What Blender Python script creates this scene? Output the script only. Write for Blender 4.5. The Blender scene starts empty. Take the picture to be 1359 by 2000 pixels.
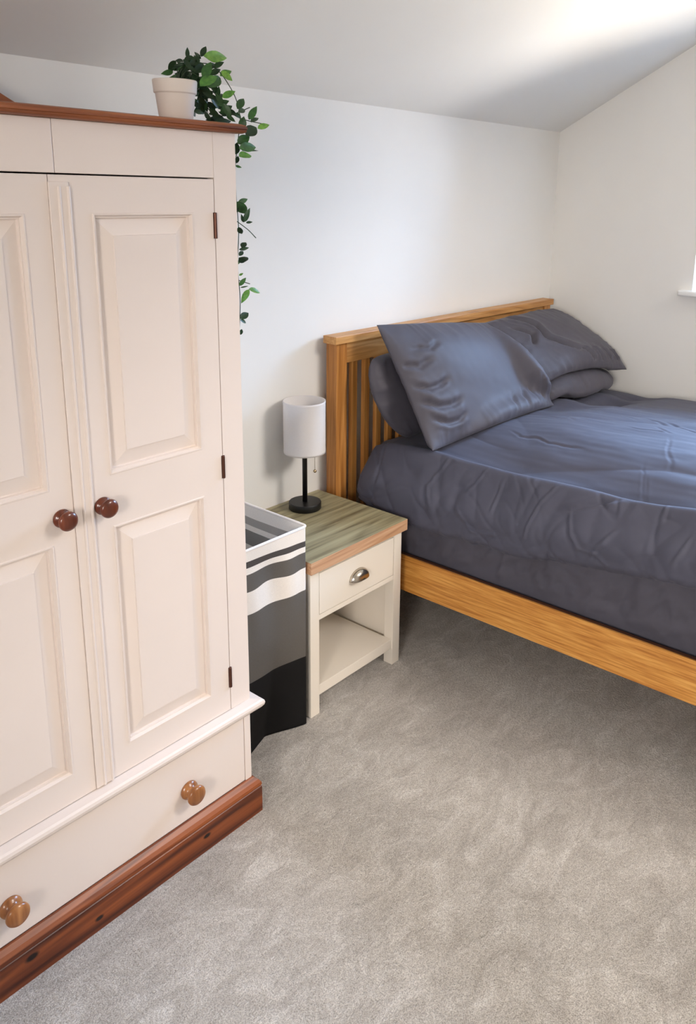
import bpy, bmesh, math, random
import numpy as np
from mathutils import Vector, Matrix
random.seed(11)
SC = bpy.context.scene
COL = SC.collection

# ------------------------------------------------------------------ light settings
EXPOSURE = 0.44
WORLD = 2.0
def lights():
    area('sky_light_through_gable_window', (2.75, -1.30, 2.45), (0.9, -1.2, 0.9), 1.4, 1.4, 310, (.36, .60, 1.0))
    area('ground_light_through_gable_window', (2.7, -1.30, 0.55), (0.9, -1.2, 2.3), 1.3, 1.3, 320, (1.0, .93, .85))
    area('warm_light_through_added_roof_window', (1.0, -4.6, 3.7), (-0.6, -1.6, 0.6), 1.5, 1.5, 155, (1.0, .91, .82))  # warm light on wardrobe and carpet, from an added unseen roof window
    area('warm_light_through_added_far_window', (-4.6, -2.6, 1.9), (-1.0, -1.6, 0.7), 1.4, 1.2, 150, (1.0, .91, .82))  # warm light on bed side and room, from an added window out of view

# ------------------------------------------------------------------ camera
CAM_LOC = Vector((-2.07402765, -2.02626495, 1.62008325))
YAW, PITCH, ROLL = 0.906358509, 0.250440953, 0.0243597781
FPX, PPX, PPY = 1612.049, 114.383, -217.689          # pixels, image 1359 x 2000
XB, ZT, SLOPE = 1.664, 1.905, 0.552                   # wall beside the bed, knee wall height, ceiling slope
fw = Vector((math.sin(YAW)*math.cos(PITCH), math.cos(YAW)*math.cos(PITCH), -math.sin(PITCH)))
rt = Vector((math.cos(YAW), -math.sin(YAW), 0)); up = rt.cross(fw)
r2 = math.cos(ROLL)*rt + math.sin(ROLL)*up; u2 = -math.sin(ROLL)*rt + math.cos(ROLL)*up
cd = bpy.data.cameras.new('camera'); cam = bpy.data.objects.new('camera', cd); COL.objects.link(cam)
cam.matrix_world = Matrix(((r2.x, u2.x, -fw.x, CAM_LOC.x), (r2.y, u2.y, -fw.y, CAM_LOC.y), (r2.z, u2.z, -fw.z, CAM_LOC.z), (0, 0, 0, 1)))
cd.sensor_fit = 'AUTO'; cd.sensor_width = 36.0; cd.lens = FPX/2000*36
cd.shift_x = -PPX/2000; cd.shift_y = PPY/2000
cd.clip_start = 0.02
SC.camera = cam

# ------------------------------------------------------------------ world, daylight, exposure
SC.view_settings.view_transform = 'Standard'; SC.view_settings.look = 'None'
SC.view_settings.gamma = 1.0; SC.view_settings.exposure = EXPOSURE
SC.view_settings.use_curve_mapping = False
w = bpy.data.worlds.new('daylight'); SC.world = w; w.use_nodes = True
nt = w.node_tree; nt.nodes.clear()
wo = nt.nodes.new('ShaderNodeOutputWorld'); bg = nt.nodes.new('ShaderNodeBackground')
tc = nt.nodes.new('ShaderNodeTexCoord'); sp = nt.nodes.new('ShaderNodeSeparateXYZ'); cr = nt.nodes.new('ShaderNodeValToRGB')
mr = nt.nodes.new('ShaderNodeMapRange'); mr.inputs[1].default_value = -1; mr.inputs[2].default_value = 1
nt.links.new(tc.outputs['Generated'], sp.inputs[0]); nt.links.new(sp.outputs[2], mr.inputs[0]); nt.links.new(mr.outputs[0], cr.inputs[0])
cr.color_ramp.elements[0].position = 0.47; cr.color_ramp.elements[0].color = (.55, .52, .46, 1)
cr.color_ramp.elements[1].position = 0.53; cr.color_ramp.elements[1].color = (.66, .78, 1.0, 1)
nt.links.new(cr.outputs[0], bg.inputs[0]); bg.inputs[1].default_value = WORLD
nt.links.new(bg.outputs[0], wo.inputs[0])

def area(name, loc, target, sx, sy, power, color):
    ld = bpy.data.lights.new(name, 'AREA'); ld.shape = 'RECTANGLE'; ld.size = sx; ld.size_y = sy
    ld.energy = power; ld.color = color
    o = bpy.data.objects.new(name, ld); COL.objects.link(o); o.location = loc
    o.rotation_euler = (Vector(target)-Vector(loc)).to_track_quat('-Z', 'Y').to_euler()
    return o

lights()

# measured fold lines and leaf positions (metres)
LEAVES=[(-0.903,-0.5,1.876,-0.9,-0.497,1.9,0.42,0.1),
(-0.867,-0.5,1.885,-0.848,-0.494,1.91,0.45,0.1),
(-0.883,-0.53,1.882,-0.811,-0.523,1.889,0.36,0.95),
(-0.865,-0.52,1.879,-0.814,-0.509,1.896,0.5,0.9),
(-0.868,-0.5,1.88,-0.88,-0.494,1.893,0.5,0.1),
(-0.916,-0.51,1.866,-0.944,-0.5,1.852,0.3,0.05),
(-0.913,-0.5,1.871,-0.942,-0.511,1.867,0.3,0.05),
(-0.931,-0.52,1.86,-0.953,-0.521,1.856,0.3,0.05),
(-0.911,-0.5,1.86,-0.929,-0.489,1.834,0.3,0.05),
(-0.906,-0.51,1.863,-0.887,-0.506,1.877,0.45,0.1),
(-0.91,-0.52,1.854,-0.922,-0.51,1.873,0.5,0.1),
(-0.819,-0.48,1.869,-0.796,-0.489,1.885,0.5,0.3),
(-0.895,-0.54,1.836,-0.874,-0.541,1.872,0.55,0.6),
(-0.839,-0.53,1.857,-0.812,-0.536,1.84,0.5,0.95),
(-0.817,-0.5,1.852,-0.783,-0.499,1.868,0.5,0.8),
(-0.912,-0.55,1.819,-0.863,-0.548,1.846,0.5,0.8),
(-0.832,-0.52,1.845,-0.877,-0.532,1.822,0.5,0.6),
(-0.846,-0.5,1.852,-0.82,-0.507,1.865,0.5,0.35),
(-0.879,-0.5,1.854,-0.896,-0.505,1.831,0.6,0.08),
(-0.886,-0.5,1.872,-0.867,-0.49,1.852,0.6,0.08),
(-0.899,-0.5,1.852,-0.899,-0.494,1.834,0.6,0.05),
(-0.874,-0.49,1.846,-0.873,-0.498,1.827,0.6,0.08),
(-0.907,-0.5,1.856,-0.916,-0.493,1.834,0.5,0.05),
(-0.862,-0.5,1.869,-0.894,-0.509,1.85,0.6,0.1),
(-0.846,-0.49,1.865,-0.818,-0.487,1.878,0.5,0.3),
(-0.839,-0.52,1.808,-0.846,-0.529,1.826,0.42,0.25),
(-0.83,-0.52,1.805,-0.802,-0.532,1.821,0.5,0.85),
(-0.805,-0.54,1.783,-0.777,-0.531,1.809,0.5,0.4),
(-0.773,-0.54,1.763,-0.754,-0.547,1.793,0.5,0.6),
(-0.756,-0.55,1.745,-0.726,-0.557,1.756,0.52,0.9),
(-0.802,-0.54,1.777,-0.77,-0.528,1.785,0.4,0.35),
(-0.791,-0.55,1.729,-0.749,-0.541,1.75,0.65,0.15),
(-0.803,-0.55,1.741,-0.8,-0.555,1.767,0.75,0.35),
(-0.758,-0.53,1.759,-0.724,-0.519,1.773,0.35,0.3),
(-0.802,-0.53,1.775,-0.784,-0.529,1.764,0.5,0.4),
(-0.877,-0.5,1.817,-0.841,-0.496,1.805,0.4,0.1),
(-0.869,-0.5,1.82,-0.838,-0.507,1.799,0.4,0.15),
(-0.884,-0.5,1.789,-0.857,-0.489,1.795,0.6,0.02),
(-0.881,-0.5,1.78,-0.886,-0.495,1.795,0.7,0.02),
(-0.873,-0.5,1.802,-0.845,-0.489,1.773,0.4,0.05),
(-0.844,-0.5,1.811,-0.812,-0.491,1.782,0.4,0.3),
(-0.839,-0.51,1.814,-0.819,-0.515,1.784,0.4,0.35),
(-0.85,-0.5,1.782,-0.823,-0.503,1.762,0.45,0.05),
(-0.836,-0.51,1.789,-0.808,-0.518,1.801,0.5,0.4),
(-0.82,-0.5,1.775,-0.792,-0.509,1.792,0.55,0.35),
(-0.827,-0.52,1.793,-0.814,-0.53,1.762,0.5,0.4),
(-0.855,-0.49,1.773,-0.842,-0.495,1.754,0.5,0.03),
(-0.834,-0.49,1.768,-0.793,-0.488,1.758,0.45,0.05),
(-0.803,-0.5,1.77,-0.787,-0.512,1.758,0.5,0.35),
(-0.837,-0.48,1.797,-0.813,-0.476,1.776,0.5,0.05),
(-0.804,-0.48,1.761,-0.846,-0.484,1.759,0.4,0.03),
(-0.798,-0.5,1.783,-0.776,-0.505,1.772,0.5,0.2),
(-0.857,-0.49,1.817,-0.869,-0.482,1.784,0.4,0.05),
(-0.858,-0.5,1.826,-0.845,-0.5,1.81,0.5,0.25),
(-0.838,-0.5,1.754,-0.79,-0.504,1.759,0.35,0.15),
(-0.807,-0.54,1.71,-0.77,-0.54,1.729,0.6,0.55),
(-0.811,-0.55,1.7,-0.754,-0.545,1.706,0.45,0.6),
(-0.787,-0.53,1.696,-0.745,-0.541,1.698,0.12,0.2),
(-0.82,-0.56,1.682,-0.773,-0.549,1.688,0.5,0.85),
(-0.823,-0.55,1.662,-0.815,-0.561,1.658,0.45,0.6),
(-0.805,-0.53,1.687,-0.794,-0.524,1.714,0.6,0.15),
(-0.803,-0.53,1.668,-0.791,-0.522,1.685,0.5,0.1),
(-0.777,-0.53,1.712,-0.774,-0.542,1.725,0.5,0.5),
(-0.816,-0.545,1.584,-0.784,-0.538,1.555,0.62,0.45),
(-0.815,-0.545,1.581,-0.787,-0.548,1.591,0.45,0.5),
(-0.813,-0.54,1.56,-0.808,-0.538,1.577,0.4,0.1),
(-0.801,-0.55,1.54,-0.796,-0.562,1.571,0.42,0.3),
(-0.794,-0.54,1.538,-0.811,-0.551,1.556,0.35,0.15),
(-0.797,-0.55,1.538,-0.784,-0.558,1.54,0.45,0.1),
(-0.811,-0.54,1.528,-0.791,-0.529,1.51,0.5,0.08),
(-0.815,-0.545,1.478,-0.79,-0.552,1.482,0.35,0.2),
(-0.803,-0.54,1.482,-0.784,-0.534,1.494,0.7,0.08),
(-0.811,-0.54,1.464,-0.789,-0.53,1.474,0.45,0.08),
(-0.82,-0.55,1.46,-0.782,-0.539,1.45,0.6,0.05),
(-0.813,-0.54,1.419,-0.803,-0.544,1.424,0.5,0.85),
(-0.821,-0.55,1.397,-0.803,-0.553,1.415,0.45,0.65),
(-0.797,-0.555,1.388,-0.76,-0.554,1.377,0.42,0.85),
(-0.801,-0.56,1.388,-0.82,-0.553,1.357,0.45,0.85),
(-0.81,-0.54,1.391,-0.793,-0.549,1.394,0.2,0.4),
(-0.821,-0.55,1.321,-0.789,-0.544,1.332,0.55,0.15),
(-0.812,-0.54,1.316,-0.787,-0.533,1.305,0.35,0.35),
(-0.813,-0.54,1.281,-0.801,-0.531,1.293,0.5,0.15)]
TOP_CREASES= [(0.01, 0.016, [(0.897, -0.643), (0.857, -0.703), (0.866, -0.778), (0.834, -0.863)]), (0.008, 0.012, [(0.72, -0.671), (0.708, -0.768), (0.701, -0.841)]), (0.01, 0.014, [(0.705, -0.863), (0.694, -0.929), (0.701, -0.979), (0.705, -1.039)]), (0.012, 0.014, [(0.891, -0.87), (0.858, -0.928), (0.791, -0.99)]), (0.013, 0.016, [(0.868, -0.948), (0.813, -1.029), (0.768, -1.106), (0.73, -1.199)]), (0.012, 0.014, [(0.757, -0.959), (0.705, -1.039)]), (0.011, 0.014, [(0.485, -0.513), (0.447, -0.576), (0.457, -0.636), (0.435, -0.705), (0.436, -0.761), (0.432, -0.836)]), (0.009, 0.014, [(0.702, -0.488), (0.685, -0.602), (0.721, -0.623), (0.654, -0.688)]), (0.008, 0.012, [(0.663, -1.047), (0.541, -1.094), (0.406, -1.157)]), (0.007, 0.009, [(0.433, -1.059), (0.292, -1.118), (0.158, -1.172)]), (0.006, 0.009, [(0.373, -1.098), (0.188, -1.167)]), (0.007, 0.012, [(0.914, -0.967), (0.937, -1.043)])]
SIDE_CREASES= [(0.006, 0.01, [(-0.908, 0.751), (-0.865, 0.678), (-0.855, 0.555)]), (0.007, 0.012, [(-0.966, 0.684), (-1.004, 0.632), (-1.049, 0.604)]), (0.006, 0.012, [(-0.493, 0.752), (-0.444, 0.64), (-0.479, 0.584)]), (0.005, 0.01, [(-0.647, 0.761), (-0.592, 0.641)]), (0.006, 0.01, [(-0.708, 0.714), (-0.709, 0.618)]), (0.008, 0.012, [(-1.077, 0.571), (-1.104, 0.629), (-1.14, 0.672)]), (0.007, 0.012, [(-1.024, 0.605), (-1.091, 0.6), (-1.141, 0.575)]), (0.006, 0.012, [(-1.245, 0.779), (-1.244, 0.717)]), (0.007, 0.012, [(-1.326, 0.633), (-1.347, 0.708)]), (-0.01, 0.014, [(-0.898, 0.657), (-1.015, 0.709), (-1.102, 0.745), (-1.244, 0.786), (-1.337, 0.799)]), (0.006, 0.012, [(-0.573, 0.609), (-0.658, 0.551), (-0.775, 0.558)])]
SHEET_CREASES= [(0.006, 0.01, [(-0.853, 0.519), (-0.801, 0.459), (-0.764, 0.42)]), (0.006, 0.01, [(-1.073, 0.52), (-1.038, 0.433)]), (0.007, 0.012, [(-1.161, 0.533), (-1.038, 0.424)]), (0.006, 0.012, [(-0.59, 0.476), (-0.54, 0.405)]), (0.007, 0.012, [(-0.72, 0.515), (-0.655, 0.413)]), (0.006, 0.012, [(-1.3, 0.531), (-1.201, 0.448)]), (0.007, 0.012, [(-1.337, 0.536), (-1.227, 0.424)]), (0.006, 0.01, [(-1.392, 0.484), (-1.28, 0.435)]), (0.005, 0.01, [(-0.944, 0.513), (-0.914, 0.434)])]


# ------------------------------------------------------------------ helpers
def lin(c): return tuple(((v/255)/12.92 if v/255 <= .04045 else (((v/255)+.055)/1.055)**2.4) for v in c)
def rgb(*c): return lin(c)+(1,)

def new_mat(name, color, rough=.5, metal=0.0, sheen=0.0, spec=.5, coat=0.0):
    m = bpy.data.materials.new(name); m.use_nodes = True
    b = m.node_tree.nodes['Principled BSDF']
    b.inputs['Base Color'].default_value = color; b.inputs['Roughness'].default_value = rough
    b.inputs['Metallic'].default_value = metal; b.inputs['Specular IOR Level'].default_value = spec
    b.inputs['Sheen Weight'].default_value = sheen; b.inputs['Coat Weight'].default_value = coat
    return m, m.node_tree, b
def node(t, kind, **kw):
    n = t.nodes.new(kind)
    for k, v in kw.items(): setattr(n, k, v)
    return n
def ramp(t, stops, fac):
    n = t.nodes.new('ShaderNodeValToRGB'); e = n.color_ramp.elements
    while len(e) < len(stops): e.new(.5)
    for i, (p, c) in enumerate(stops): e[i].position = p; e[i].color = c
    t.links.new(fac, n.inputs[0]); return n
def mapped(t, scale, loc=(0, 0, 0), coord='Object'):
    tc = t.nodes.new('ShaderNodeTexCoord'); mp = t.nodes.new('ShaderNodeMapping')
    mp.inputs['Scale'].default_value = scale; mp.inputs['Location'].default_value = loc
    t.links.new(tc.outputs[coord], mp.inputs[0]); return mp.outputs[0]
def noise(t, vec, scale, detail=4, rough=.5, dist=0.0):
    n = t.nodes.new('ShaderNodeTexNoise'); n.inputs['Scale'].default_value = scale; n.inputs['Detail'].default_value = detail
    n.inputs['Roughness'].default_value = rough; n.inputs['Distortion'].default_value = dist
    t.links.new(vec, n.inputs['Vector']); return n.outputs['Fac']
def bump(t, b, height, strength, dist=.002):
    n = t.nodes.new('ShaderNodeBump'); n.inputs['Strength'].default_value = strength; n.inputs['Distance'].default_value = dist
    t.links.new(height, n.inputs['Height']); t.links.new(n.outputs[0], b.inputs['Normal'])
def mix(t, a, b, fac, mode='MIX'):
    n = t.nodes.new('ShaderNodeMix'); n.data_type = 'RGBA'; n.blend_type = mode
    for s, v in ((n.inputs[6], a), (n.inputs[7], b), (n.inputs[0], fac)):
        if hasattr(v, 'links') or hasattr(v, 'is_linked'): t.links.new(v, s)
        else: s.default_value = v
    return n.outputs[2]

def paint(name, color, rough=.55, amp=.04, bscale=120, bst=.08):
    m, t, b = new_mat(name, color, rough)
    v = mapped(t, (1, 1, 1)); n = noise(t, v, 3.0, 3)
    lo = tuple(c*(1-amp) for c in color[:3])+(1,)
    t.links.new(ramp(t, [(.35, lo), (.65, color)], n).outputs[0], b.inputs['Base Color'])
    bump(t, b, noise(t, v, bscale, 3), bst, .001)
    return m

def wood(name, dark, mid, light, axis, rough=.4, grain=38, coat=0.0, knots=(), seed=0.0, lo=.34, hi=.70, rings=1.2, ringw=.16):
    m, t, b = new_mat(name, mid, rough, coat=coat)
    sc = [1, 1, 1]; sc[axis] = .04
    v = mapped(t, tuple(sc), (seed, seed*1.7, seed*.6))
    n1 = noise(t, v, grain, 5, .6, .4)
    sc2 = [1, 1, 1]; sc2[axis] = .09
    v2 = mapped(t, tuple(sc2), (seed*2, seed, seed)); n2 = noise(t, v2, 9, 2, .5, rings)
    wv = node(t, 'ShaderNodeMath', operation='MULTIPLY'); t.links.new(n2, wv.inputs[0]); wv.inputs[1].default_value = 38
    sn = node(t, 'ShaderNodeMath', operation='SINE'); t.links.new(wv.outputs[0], sn.inputs[0])
    mr = node(t, 'ShaderNodeMapRange'); t.links.new(sn.outputs[0], mr.inputs[0]); mr.inputs[1].default_value = -1; mr.inputs[2].default_value = 1
    av = node(t, 'ShaderNodeMath', operation='MULTIPLY_ADD'); t.links.new(mr.outputs[0], av.inputs[0]); av.inputs[1].default_value = ringw
    h = node(t, 'ShaderNodeMath', operation='MULTIPLY'); t.links.new(n1, h.inputs[0]); h.inputs[1].default_value = 1.04-ringw
    t.links.new(h.outputs[0], av.inputs[2])
    col = ramp(t, [(lo, dark), ((lo+hi)/2, mid), (hi, light)], av.outputs[0]).outputs[0]
    for (kx, ky, kz, kr) in knots:                      # dark knots, drawn out along the grain
        ks = [1/kr]*3; ks[axis] = .55/kr
        mp = mapped(t, tuple(ks), tuple(-k*s for k, s in zip((kx, ky, kz), ks)))
        ln = node(t, 'ShaderNodeVectorMath', operation='LENGTH'); t.links.new(mp, ln.inputs[0])
        r = ramp(t, [(.55, (1, 1, 1, 1)), (1.0, (0, 0, 0, 1))], ln.outputs['Value'])
        col = mix(t, col, tuple(c*.12 for c in dark[:3])+(1,), r.outputs[0])
    t.links.new(col, b.inputs['Base Color'])
    bump(t, b, n1, .12, .001)
    return m

def fabric(name, color, rough=.75, sheen=.25, spec=.3, var=.06, tint=(.72, .74, .82, 1)):
    m, t, b = new_mat(name, color, rough, sheen=sheen, spec=spec)
    b.inputs['Sheen Roughness'].default_value = .4; b.inputs['Sheen Tint'].default_value = tint
    v = mapped(t, (1, 1, 1)); n = noise(t, v, 4, 3)
    lo = tuple(c*(1-var) for c in color[:3])+(1,); hi = tuple(min(1, c*(1+var)) for c in color[:3])+(1,)
    t.links.new(ramp(t, [(.3, lo), (.7, hi)], n).outputs[0], b.inputs['Base Color'])
    bump(t, b, noise(t, v, 900, 2), .12, .0006)
    return m

def root_loc(o):
    while o.parent: o = o.parent
    return Vector(o.location)
def obj(name, bm, mat, parent=None, smooth=False, kind=None, at=None):
    me = bpy.data.meshes.new(name)
    o = bpy.data.objects.new(name, me); COL.objects.link(o)
    base = Vector((0, 0, 0))
    if parent is not None: base = root_loc(parent); o.parent = parent
    elif at is not None: base = Vector(at); o.location = base
    bmesh.ops.translate(bm, verts=bm.verts, vec=-base)
    bmesh.ops.recalc_face_normals(bm, faces=bm.faces)
    if smooth:
        for f in bm.faces: f.smooth = True
    bm.to_mesh(me); bm.free()
    for m in (mat if isinstance(mat, (list, tuple)) else [mat]): me.materials.append(m)
    if kind: o['kind'] = kind
    return o
def thing(name, label, cat, loc, group=None):
    o = bpy.data.objects.new(name, None); COL.objects.link(o); o.location = loc; o.empty_display_size = .1
    o['label'] = label; o['category'] = cat
    if group: o['group'] = group
    return o
def tag(o, label, cat, group=None):
    o['label'] = label; o['category'] = cat
    if group: o['group'] = group
    return o

def box(bm, x0, x1, y0, y1, z0, z1, bev=0.0, seg=2):
    vs = [bm.verts.new((x, y, z)) for x in (x0, x1) for y in (y0, y1) for z in (z0, z1)]
    idx = [(0, 1, 3, 2), (4, 6, 7, 5), (0, 4, 5, 1), (2, 3, 7, 6), (0, 2, 6, 4), (1, 5, 7, 3)]
    fs = [bm.faces.new([vs[i] for i in f]) for f in idx]
    if bev > 0:
        es = list({e for f in fs for e in f.edges})
        bmesh.ops.bevel(bm, geom=es, offset=bev, segments=seg, profile=.5, affect='EDGES')
def boxo(name, mat, parent, x0, x1, y0, y1, z0, z1, bev=.002, kind=None):
    bm = bmesh.new(); box(bm, x0, x1, y0, y1, z0, z1, bev); return obj(name, bm, mat, parent, kind=kind)
def lathe(bm, prof, c, n=40, axis=2, closed=True):
    # prof: (radius, height) list; spun about an axis through c
    rings = []
    for r, h in prof:
        ring = []
        for i in range(n):
            a = 2*math.pi*i/n; p = [0, 0, 0]
            p[(axis+1) % 3] = r*math.cos(a); p[(axis+2) % 3] = r*math.sin(a); p[axis] = h
            ring.append(bm.verts.new((c[0]+p[0], c[1]+p[1], c[2]+p[2])))
        rings.append(ring)
    for a, b in zip(rings, rings[1:]):
        for i in range(n): bm.faces.new((a[i], a[(i+1) % n], b[(i+1) % n], b[i]))
    if closed: bm.faces.new(rings[0]); bm.faces.new(rings[-1])
def tube(bm, pts, rad, n=8):
    pts = [Vector(p) for p in pts]; rings = []
    ref = Vector((.3, .2, .93)).normalized()
    for i, p in enumerate(pts):
        d = (pts[min(i+1, len(pts)-1)]-pts[max(i-1, 0)]).normalized()
        a = d.cross(ref)
        if a.length < .05: a = d.cross(Vector((1, 0, 0)))
        a.normalize(); b = d.cross(a)
        r = rad[i] if isinstance(rad, (list, tuple)) else rad
        rings.append([bm.verts.new(p+a*r*math.cos(2*math.pi*k/n)+b*r*math.sin(2*math.pi*k/n)) for k in range(n)])
    for a, b in zip(rings, rings[1:]):
        for i in range(n): bm.faces.new((a[i], a[(i+1) % n], b[(i+1) % n], b[i]))
    bm.faces.new(rings[0]); bm.faces.new(rings[-1])
def spline(P, k):
    P = [Vector(p) for p in P]; out = []
    for i in range(len(P)-1):
        p0, p1, p2, p3 = P[max(i-1, 0)], P[i], P[i+1], P[min(i+2, len(P)-1)]
        for j in range(k):
            t = j/k
            out.append(.5*((2*p1)+(p2-p0)*t+(2*p0-5*p1+4*p2-p3)*t*t+(3*p1-p0-3*p2+p3)*t**3))
    return out+[P[-1]]
def sweep_profile(bm, prof, path):
    # prof: (out, z); path: list of (x, y, ox, oy) corners with mitre directions
    rings = [[bm.verts.new((x+ox*o, y+oy*o, z)) for o, z in prof] for x, y, ox, oy in path]
    n = len(prof)
    for a, b in zip(rings, rings[1:]):
        for i in range(n): bm.faces.new((a[i], a[(i+1) % n], b[(i+1) % n], b[i]))
    bm.faces.new(rings[0]); bm.faces.new(rings[-1])
def grid_mesh(bm, P, close_u=False, close_v=False):
    # P: array (nu, nv, 3)
    nu, nv = P.shape[:2]
    V = [[bm.verts.new(P[i, j]) for j in range(nv)] for i in range(nu)]
    for i in range(nu if close_u else nu-1):
        for j in range(nv if close_v else nv-1):
            bm.faces.new((V[i][j], V[(i+1) % nu][j], V[(i+1) % nu][(j+1) % nv], V[i][(j+1) % nv]))
    return V

# smooth noise on numpy arrays, for cloth folds
_rs = np.random.RandomState(3)
_perm = np.concatenate([_rs.permutation(256)]*3); _g = _rs.normal(size=(256, 3)); _g /= np.linalg.norm(_g, axis=1)[:, None]
def pn(x, y, z=0.0):
    x, y, z = np.broadcast_arrays(np.asarray(x, float), np.asarray(y, float), np.asarray(z, float))
    xi, yi, zi = np.floor(x).astype(int), np.floor(y).astype(int), np.floor(z).astype(int)
    xf, yf, zf = x-xi, y-yi, z-zi
    f = lambda t: t*t*t*(t*(t*6-15)+10)
    u, v, w_ = f(xf), f(yf), f(zf); out = 0
    for a in (0, 1):
        for b in (0, 1):
            for c in (0, 1):
                h = _perm[(_perm[(_perm[(xi+a) & 255]+yi+b) & 255]+zi+c) & 255]
                g = _g[h]; d = g[..., 0]*(xf-a)+g[..., 1]*(yf-b)+g[..., 2]*(zf-c)
                out = out+d*(u if a else 1-u)*(v if b else 1-v)*(w_ if c else 1-w_)
    return out
def ridged(x, y, z=0.0): return np.clip(1-np.abs(pn(x, y, z))*3.2, 0, 1)**2
def seg_dist(px, py, line):
    d = np.full(px.shape, 9.0); tt = np.zeros(px.shape)
    for i, ((ax, ay), (bx, by)) in enumerate(zip(line, line[1:])):
        vx, vy = bx-ax, by-ay; L = vx*vx+vy*vy+1e-12
        t = np.clip(((px-ax)*vx+(py-ay)*vy)/L, 0, 1)
        dd = np.hypot(px-ax-t*vx, py-ay-t*vy); k = dd < d
        tt = np.where(k, (i+t)/(len(line)-1), tt); d = np.minimum(d, dd)
    return d, tt
CS, CW = .45, .45
def creases(px, py, lst):
    h = np.zeros(px.shape)
    wx, wy = .012*pn(px*14, py*14, 31.0)+.005*pn(px*45, py*45, 35.0), .012*pn(px*14, py*14, 47.0)+.005*pn(px*45, py*45, 49.0)
    px, py = px+wx, py+wy
    for depth, wd, line in lst:
        d, t = seg_dist(px, py, line); fade = np.clip(np.sin(np.clip(t, .0, 1)*math.pi)*1.6+.12, 0, 1)
        h += CS*fade*(-depth*np.exp(-(d/(CW*wd))**2)+.45*depth*np.exp(-((d-1.9*CW*wd)/(1.2*CW*wd))**2))
    return h
def displaced(P, h, flip=1):
    du = np.gradient(P, axis=0); dv = np.gradient(P, axis=1); n = np.cross(du, dv)
    n /= np.linalg.norm(n, axis=2)[..., None]+1e-9
    return P+flip*n*h[..., None]

# ------------------------------------------------------------------ materials
M_WALL = paint('white wall paint', rgb(238, 236, 231), .7, .02, 260, .06)
M_CEIL = paint('white ceiling paint', rgb(238, 237, 233), .75, .02, 200, .05)
M_TRIM = new_mat('white gloss trim', rgb(240, 240, 238), .35)[0]
M_UPVC = new_mat('white plastic window frame', rgb(242, 243, 244), .3)[0]
M_WARD = paint('off white brushed paint', rgb(233, 219, 209), .42, .03, 90, .10)
M_PINE = wood('stained pine', rgb(64, 25, 10), rgb(112, 54, 24), rgb(150, 80, 38), 0, .38, 34, knots=((-1.006+1.26, -.291, .044, .0075), (-1.304+1.26, -.291, .032, .007), (-1.457+1.26, -.291, .056, .010)))
M_PINE_TOP = wood('stained pine cornice', rgb(92, 42, 18), rgb(142, 78, 40), rgb(172, 104, 58), 0, .4, 34, seed=3.1)
M_KNOB_DARK = wood('dark varnished knob wood', rgb(70, 28, 14), rgb(100, 44, 22), rgb(124, 60, 32), 2, .28, 60, coat=.3)
M_KNOB_PINE = wood('pale varnished knob wood', rgb(128, 76, 36), rgb(160, 102, 54), rgb(182, 124, 72), 2, .3, 60, coat=.3)
M_HINGE = new_mat('bronzed hinge steel', rgb(96, 62, 50), .4, .7)[0]
M_OAK = wood('oak rail', rgb(176, 112, 46), rgb(206, 143, 66), rgb(224, 166, 88), 1, .42, 170, seed=1.3, ringw=.10, lo=.36, hi=.70)
M_OAK_X = wood('oak crosswise', rgb(166, 112, 56), rgb(192, 137, 76), rgb(212, 160, 98), 0, .42, 60, seed=2.3)
M_OAK_Z = wood('oak upright', rgb(160, 102, 46), rgb(186, 125, 62), rgb(206, 148, 82), 2, .42, 60, seed=4.3)
M_CREAM = paint('cream lacquer', rgb(236, 227, 213), .45, .02, 140, .03)
M_OAKTOP = wood('grey green oak laminate', rgb(104, 94, 68), rgb(144, 135, 104), rgb(164, 155, 122), 0, .5, 44, seed=.7, lo=.34, hi=.68, ringw=.10)
M_OAKEDGE = wood('oak laminate edging', rgb(164, 120, 88), rgb(192, 148, 112), rgb(208, 168, 134), 0, .5, 40, seed=1.7)
M_CHROME = new_mat('brushed nickel', rgb(196, 186, 172), .22, 1.0)[0]
M_BLACK = new_mat('matt black metal', rgb(14, 14, 15), .45)[0]
M_BRASS = new_mat('pale brass', rgb(198, 176, 140), .25, 1.0)[0]
M_DUVET = fabric('dark slate duvet cotton', rgb(76, 76, 89), .72, .10)
M_SHEET = fabric('dark slate sheet cotton', rgb(80, 78, 88), .75, .12)
M_PILLOW = fabric('dark slate satin pillowcase', rgb(76, 73, 81), .62, .12, .3)
M_POT = paint('pale stone pot', rgb(226, 215, 206), .6, .03, 300, .05)
M_SOIL = new_mat('dark potting soil', rgb(40, 30, 24), .95)[0]
M_STEM = new_mat('dark green stem', rgb(38, 58, 30), .6)[0]

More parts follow.
